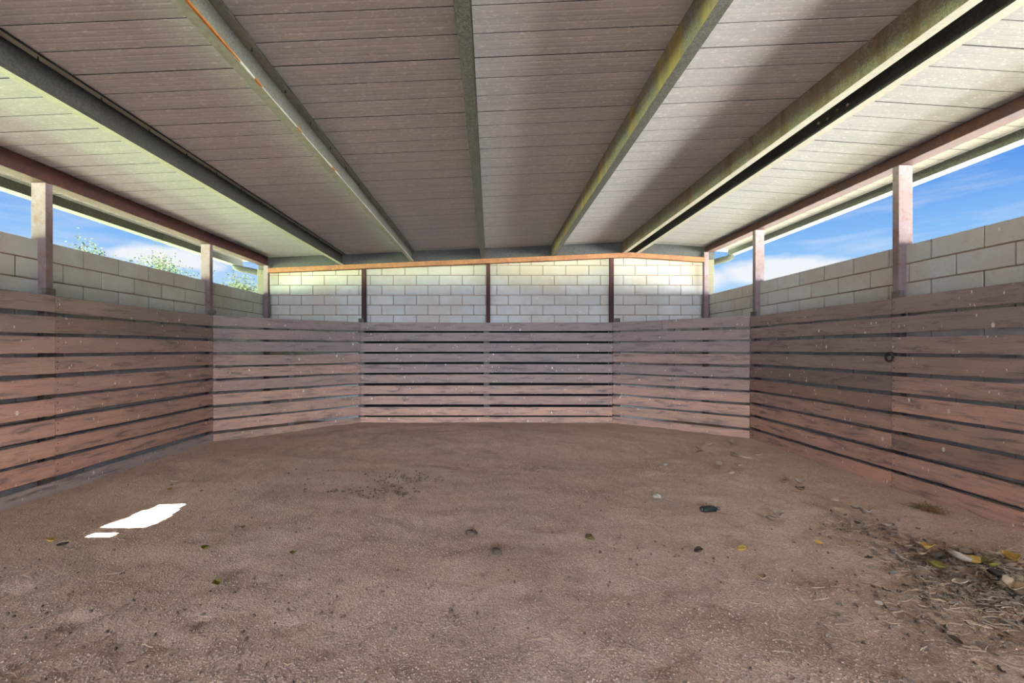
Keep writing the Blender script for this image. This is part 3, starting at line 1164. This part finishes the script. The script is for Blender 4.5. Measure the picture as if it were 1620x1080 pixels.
lump('stone', 1.387, 3.66, .032, STONE, 'pale fist sized stone right of the middle of the dirt', 'stone', 1.3)
lump('stone', 1.86, 4.68, .024, STONE, 'small grey stone beyond the pale stone', 'stone', 4.1)
lump('dung_clod', 0.64, 2.83, .026, CLOD_O, 'olive dung clod on the dirt right of centre', 'clod', 2.2)
lump('dung_clod', 0.035, 2.67, .028, CLOD_D, 'dark dung clod in the middle of the dirt', 'clod', 5.2)
lump('dung_clod', -0.128, 2.966, .03, CLOD_D, 'dark dung clod left of and behind the middle one', 'clod', 6.4)

# dark crumbs of old dung in a patch left of centre and here and there
def crumbs(name, lab, spots, m, seed):
    r = random.Random(seed)
    bm = bmesh.new()
    for (cx, cy, sx, sy, n, s0, s1) in spots:
        for i in range(n):
            x, y = r.gauss(cx, sx), r.gauss(cy, sy)
            if not (XPL + .05 < x < XPR - .05 and 1.0 < y < YPB - .05):
                continue
            s = r.uniform(s0, s1)
            mt = Matrix.Translation((x, y, floor_z(x, y) + s * .2)) @ Euler((r.uniform(0, 3), r.uniform(0, 3), r.uniform(0, 3))).to_matrix().to_4x4() @ Matrix.Diagonal((s * 1.4, s, s * .7, 1))
            bmesh.ops.create_icosphere(bm, subdivisions=1, radius=1.0, matrix=mt)
    me = bpy.data.meshes.new(name)
    bm.to_mesh(me)
    bm.free()
    me.materials.append(m)
    o = link(name, me)
    return tag(o, lab, 'dung', None, 'stuff')


crumbs('dung_crumbs', 'patch of dark dung crumbs on the dirt left of centre',
       [(-0.86, 4.22, .16, .10, 90, .003, .013), (-0.90, 3.80, .15, .10, 70, .003, .013), (-1.2, 3.80, .15, .03, 14, .006, .014), (-0.75, 3.75, .04, .04, 8, .01, .02)], CLOD_D, 5)
crumbs('soil_crumbs', 'loose dark soil crumbs strewn over the foreground dirt',
       [(-1.3, 2.0, .5, .25, 70, .003, .010), (-0.4, 2.0, .5, .3, 50, .003, .009), (0.6, 2.3, .6, .5, 50, .003, .008), (1.6, 2.4, .5, .5, 60, .003, .008),
        (-2.3, 2.4, .5, .4, 40, .003, .009), (-1.9, 4.1, .5, .3, 30, .004, .012), (0.0, 3.5, 1.5, .9, 80, .003, .009), (0.9, 2.65, .12, .1, 18, .004, .010)], CLOD_D, 6)


def gravel():
    r = random.Random(9)
    v, f = [], []
    for i in range(26000):
        y = 1.35 + 4.2 * r.random() ** 1.9
        x = r.uniform(-1.25, 1.3) * y
        if not (XPL + .04 < x < XPR - .04):
            continue
        s = r.uniform(.0022, .0058)
        z = floor_z(x, y) + s * .3
        b = len(v)
        a = r.random() * 3
        ca, sa = math.cos(a) * s, math.sin(a) * s
        v += [(x + ca * 1.3, y + sa * 1.3, z), (x - sa, y + ca, z), (x - ca * 1.3, y - sa * 1.3, z), (x + sa, y - ca, z), (x + ca * .2, y, z + s * .9)]
        f += [(b, b + 1, b + 4), (b + 1, b + 2, b + 4), (b + 2, b + 3, b + 4), (b + 3, b, b + 4)]
    me = mesh_from('gravel', v, f, mat_plain('sandy_gravel', (0.58, 0.44, 0.37), .95, .7, 60))
    tag(link('gravel', me), 'fine sandy gravel loose over the dirt floor', 'gravel', None, 'stuff')


gravel()

# straw and twig litter
STRAW = mat_plain('dead_straw', (0.50, 0.38, 0.27), .9, .55, 8)
STRAW_D = mat_plain('dark_litter', (0.24, 0.18, 0.145), .95, .5, 8)


def blades(name, lab, spots, m, seed, cat, wid=(.0012, .003), lift=.012):
    r = random.Random(seed)
    v, f = [], []
    for (cx, cy, sx, sy, n, l0, l1) in spots:
        for i in range(n):
            x, y = r.gauss(cx, sx), r.gauss(cy, sy)
            if not (XPL + .1 < x < XPR - .06 and .8 < y < YPB - .1):
                continue
            l, a, w = r.uniform(l0, l1), r.uniform(0, 6.28), r.uniform(*wid)
            bend = r.uniform(-.5, .5)
            b = len(v)
            for q in range(4):
                t = q / 3
                aa = a + bend * t
                px, py = x + math.cos(aa) * l * t, y + math.sin(aa) * l * t
                px = min(px, XPR - .03)
                pz = floor_z(px, py) + .003 + r.random() * lift
                nx, ny = -math.sin(aa) * w, math.cos(aa) * w
                v += [(px + nx, py + ny, pz), (px - nx, py - ny, pz), (px, py, pz + w * 1.2)]
            for q in range(3):
                c = b + q * 3
                f += [(c, c + 1, c + 4, c + 3), (c + 1, c + 2, c + 5, c + 4), (c + 2, c, c + 3, c + 5)]
    me = mesh_from(name, v, f, m)
    return tag(link(name, me), lab, cat, None, 'stuff')


LIT = [(2.75, 2.50, .22, .14, 420, .03, .13), (2.65, 2.22, .25, .14, 300, .03, .13), (2.60, 3.05, .18, .16, 160, .02, .09), (2.3, 2.1, .3, .15, 140, .02, .1),
       (2.3, 1.85, .4, .15, 90, .03, .12)]
blades('straw_litter', 'pale straw bits strewn in the litter by the right wall', LIT + [(1.6, 2.2, .5, .4, 40, .02, .1), (-1.8, 2.1, .6, .4, 50, .02, .08), (-2.5, 2.6, .3, .3, 30, .02, .07)], STRAW, 21, 'litter')
blades('leaf_litter', 'dark crumbled leaf litter along the right wall', [(a, b, c, d, int(n * .6), l0 * .4, l1 * .4) for a, b, c, d, n, l0, l1 in LIT], STRAW_D, 22, 'litter', (.003, .009), .008)
# brown fibrous tuft by the right wall
rt = random.Random(33)
tv, tf = [], []
TX, TY = 3.36, 3.37
for i in range(260):
    a, l = rt.uniform(0, 6.28), rt.uniform(.04, .11)
    el = rt.uniform(.1, 1.35)
    sx, sy = TX + rt.gauss(0, .035), TY + rt.gauss(0, .035)
    sz = floor_z(sx, sy)
    b = len(tv)
    w = .0013
    for q in range(4):
        t = q / 3
        px, py = sx + math.cos(a) * l * t * math.cos(el), sy + math.sin(a) * l * t * math.cos(el)
        pz = sz + math.sin(el) * l * t * (1.2 - .7 * t) + .002
        tv += [(px - math.sin(a) * w, py + math.cos(a) * w, pz), (px + math.sin(a) * w, py - math.cos(a) * w, pz), (px, py, pz + w * 1.4)]
    for q in range(3):
        c = b + q * 3
        tf += [(c, c + 1, c + 4, c + 3), (c + 1, c + 2, c + 5, c + 4), (c + 2, c, c + 3, c + 5)]
tuft = link('dry_grass_tuft', mesh_from('dry_grass_tuft', [(a - TX, b - TY, c) for a, b, c in tv], tf, mat_plain('brown_dead_grass', (0.27, 0.165, 0.08), .9, .5, 20)), None, (TX, TY, 0))
tag(tuft, 'brown tuft of dead grass at the foot of the right plank wall', 'grass tuft')

# twigs
TWIG = mat_plain('dry_twig', (0.36, 0.29, 0.23), .9, .4, 30)
for i, (x, y, a, l, lab) in enumerate([(0.58, 1.81, 2.5, .09, 'pale forked twig on the dirt at the bottom right of centre'),
                                       (1.62, 2.08, 2.2, .16, 'thin pale twig on the dirt in the right foreground'),
                                       (2.38, 2.0, -.6, .16, 'thin bent twig below the litter at right'),
                                       (-2.05, 1.98, 1.0, .12, 'thin pale twig in the left foreground dirt')]):
    t = empty('twig', (x, y, floor_z(x, y)), a)
    tag(t, lab, 'twig')
    p = [(-l / 2, 0, .004), (-l * .2, .006, .008), (l * .15, -.004, .009), (l / 2, .008, .006)]
    link('stem', tube_mesh('stem', p, [.0024, .0022, .0019, .001], TWIG, 5), t)
    link('side_shoot', tube_mesh('side_shoot', [p[1], (l * .1, .025, .012), (l * .28, .04, .008)], [.0017, .0014, .0008], TWIG, 5), t)

# small black plastic piece: a squashed bottle with a short neck
bp = empty('plastic_bottle', (1.655, 3.33, floor_z(1.655, 3.33) + .020), math.radians(12))
tag(bp, 'small squashed black plastic bottle lying alone on the dirt', 'bottle')
PLASTIC = mat_plain('black_plastic', (0.018, 0.024, 0.022), .45, .2, 10, .5)
PLASTIC_E = mat_plain('scuffed_grey_plastic', (0.14, 0.145, 0.15), .6, .3, 30)
bm = bmesh.new()
rings = [(-.062, .012), (-.060, .024), (-.050, .029), (.02, .030), (.045, .028), (.056, .018), (.062, .012), (.068, .011)]
prev = None
for x, r in rings:
    ring = [bm.verts.new((x, math.cos(2 * math.pi * k / 14) * r * 1.1, math.sin(2 * math.pi * k / 14) * r * .75 + .002 * math.sin(x * 90))) for k in range(14)]
    if prev:
        for k in range(14):
            bm.faces.new((prev[k], prev[(k + 1) % 14], ring[(k + 1) % 14], ring[k]))
    else:
        bm.faces.new(ring[::-1])
    prev = ring
bm.faces.new(prev)
bmesh.ops.recalc_face_normals(bm, faces=bm.faces)
me = bpy.data.meshes.new('body')
bm.to_mesh(me)
bm.free()
me.materials.append(PLASTIC)
for p in me.polygons:
    p.use_smooth = True
link('body', me, bp)
link('cap', tube_mesh('cap', [(.066, 0, 0), (.070, 0, 0), (.086, 0, -.003), (.090, 0, -.003)], [.012, .0145, .0145, .012], CLOD_D, 12), bp)
link('torn_label', tube_mesh('torn_label', [(-.0605, 0, 0), (-.066, .002, .001)], [.020, .012], PLASTIC_E, 12), bp)

# ------------------------------------------------------------------ trees beyond the left wall
LEAFG = M('fresh_green_leaves', rough=.7, spec=.2)
LEAFG.b.inputs['Subsurface Weight'].default_value = 0.0
_co = LEAFG.coord((1, 1, 1))
LEAFG.color(LEAFG.mix(LEAFG.rng(LEAFG.noise(_co, 1.5, 4), .3, .7), (0.011, 0.021, 0.004), (0.018, 0.025, 0.005)))
LEAFF = M('far_green_leaves', rough=.8, spec=.1)
_co = LEAFF.coord((1, 1, 1))
LEAFF.color(LEAFF.mix(LEAFF.rng(LEAFF.noise(_co, .5, 4), .3, .7), (0.014, 0.019, 0.008), (0.022, 0.027, 0.011)))
for _m in (LEAFG, LEAFF):
    _tr = _m.n('ShaderNodeBsdfTranslucent')
    _m.L.new(_m.b.inputs['Base Color'].links[0].from_socket, _tr.inputs[0])
    _mx = _m.n('ShaderNodeMixShader')
    _mx.inputs[0].default_value = .5
    _m.L.new(_m.b.outputs[0], _mx.inputs[1])
    _m.L.new(_tr.outputs[0], _mx.inputs[2])
    _m.L.new(_mx.outputs[0], _m.t.nodes['Material Output'].inputs[0])
BARK = mat_plain('grey_bark', (0.03, 0.026, 0.022), .95, .4, 12)


def tree(label, x, y, h, spread, nshoots, leaf_s, mat, seed, bare=.45):
    r = random.Random(seed)
    o = empty('leafy_tree', (x, y, -.03))
    tag(o, label, 'tree', 'trees beyond the left wall')
    link('trunk', tube_mesh('trunk', [(0, 0, -.1), (.05, 0, h * .2), (-.04, .05, h * .42), (.02, 0, h * .6)], [.11 * h / 4, .09 * h / 4, .07 * h / 4, .03 * h / 4], BARK, 9), o)
    lv, lf = [], []
    for s in range(nshoots):
        a = r.uniform(0, 6.28)
        reach = spread * r.random() ** .6
        tipz = h * (1.0 - .32 * (reach / spread) ** 2 - .22 * r.random())
        st = Vector((0, 0, h * r.uniform(.25, .55)))
        tip = Vector((math.cos(a) * reach, math.sin(a) * reach, tipz))
        mid = st.lerp(tip, .55) + Vector((0, 0, -h * .05))
        pts = [st, mid, tip]
        link('branch', tube_mesh('branch', [p[:] for p in pts], [.022 * h / 4, .012 * h / 4, .003], BARK, 5), o)
        for q in range(420):
            t = bare + (1 - bare) * r.random()
            p = (st.lerp(mid, t * 2) if t < .5 else mid.lerp(tip, t * 2 - 1)) + Vector((r.gauss(0, 1), r.gauss(0, 1), r.gauss(0, 1))) * leaf_s * 2.3
            d = Vector((r.gauss(0, 1), r.gauss(0, 1), r.gauss(0, .7))).normalized() * leaf_s * r.uniform(.6, 1.2)
            e = d.cross(Vector((r.gauss(0, 1), r.gauss(0, 1), r.gauss(0, 1)))).normalized() * leaf_s * .22
            b = len(lv)
            lv += [(p - d * .5)[:], (p + e)[:], (p + d * .5)[:], (p - e)[:]]
            lf.append((b, b + 1, b + 2, b + 3))
    fo_ = link('foliage', mesh_from('foliage', lv, lf, mat), o)
    fo_['kind'] = 'stuff'
    return o


tree('feathery green tree showing over the left wall beside the near post', -9.3, 10.2, 3.85, 2.2, 40, .06, LEAFG.m, 1)
tree('low green tree top over the left wall, right of the near post', -9.9, 13.2, 4.25, 1.7, 30, .07, LEAFG.m, 2)
tree('thin green tree top at the left edge beyond the near post', -9.75, 9.0, 3.85, 1.2, 16, .055, LEAFG.m, 3)
tree('distant pale tree low over the left wall by the far corner', -19.5, 34.0, 6.6, 2.8, 26, .22, LEAFF.m, 4)
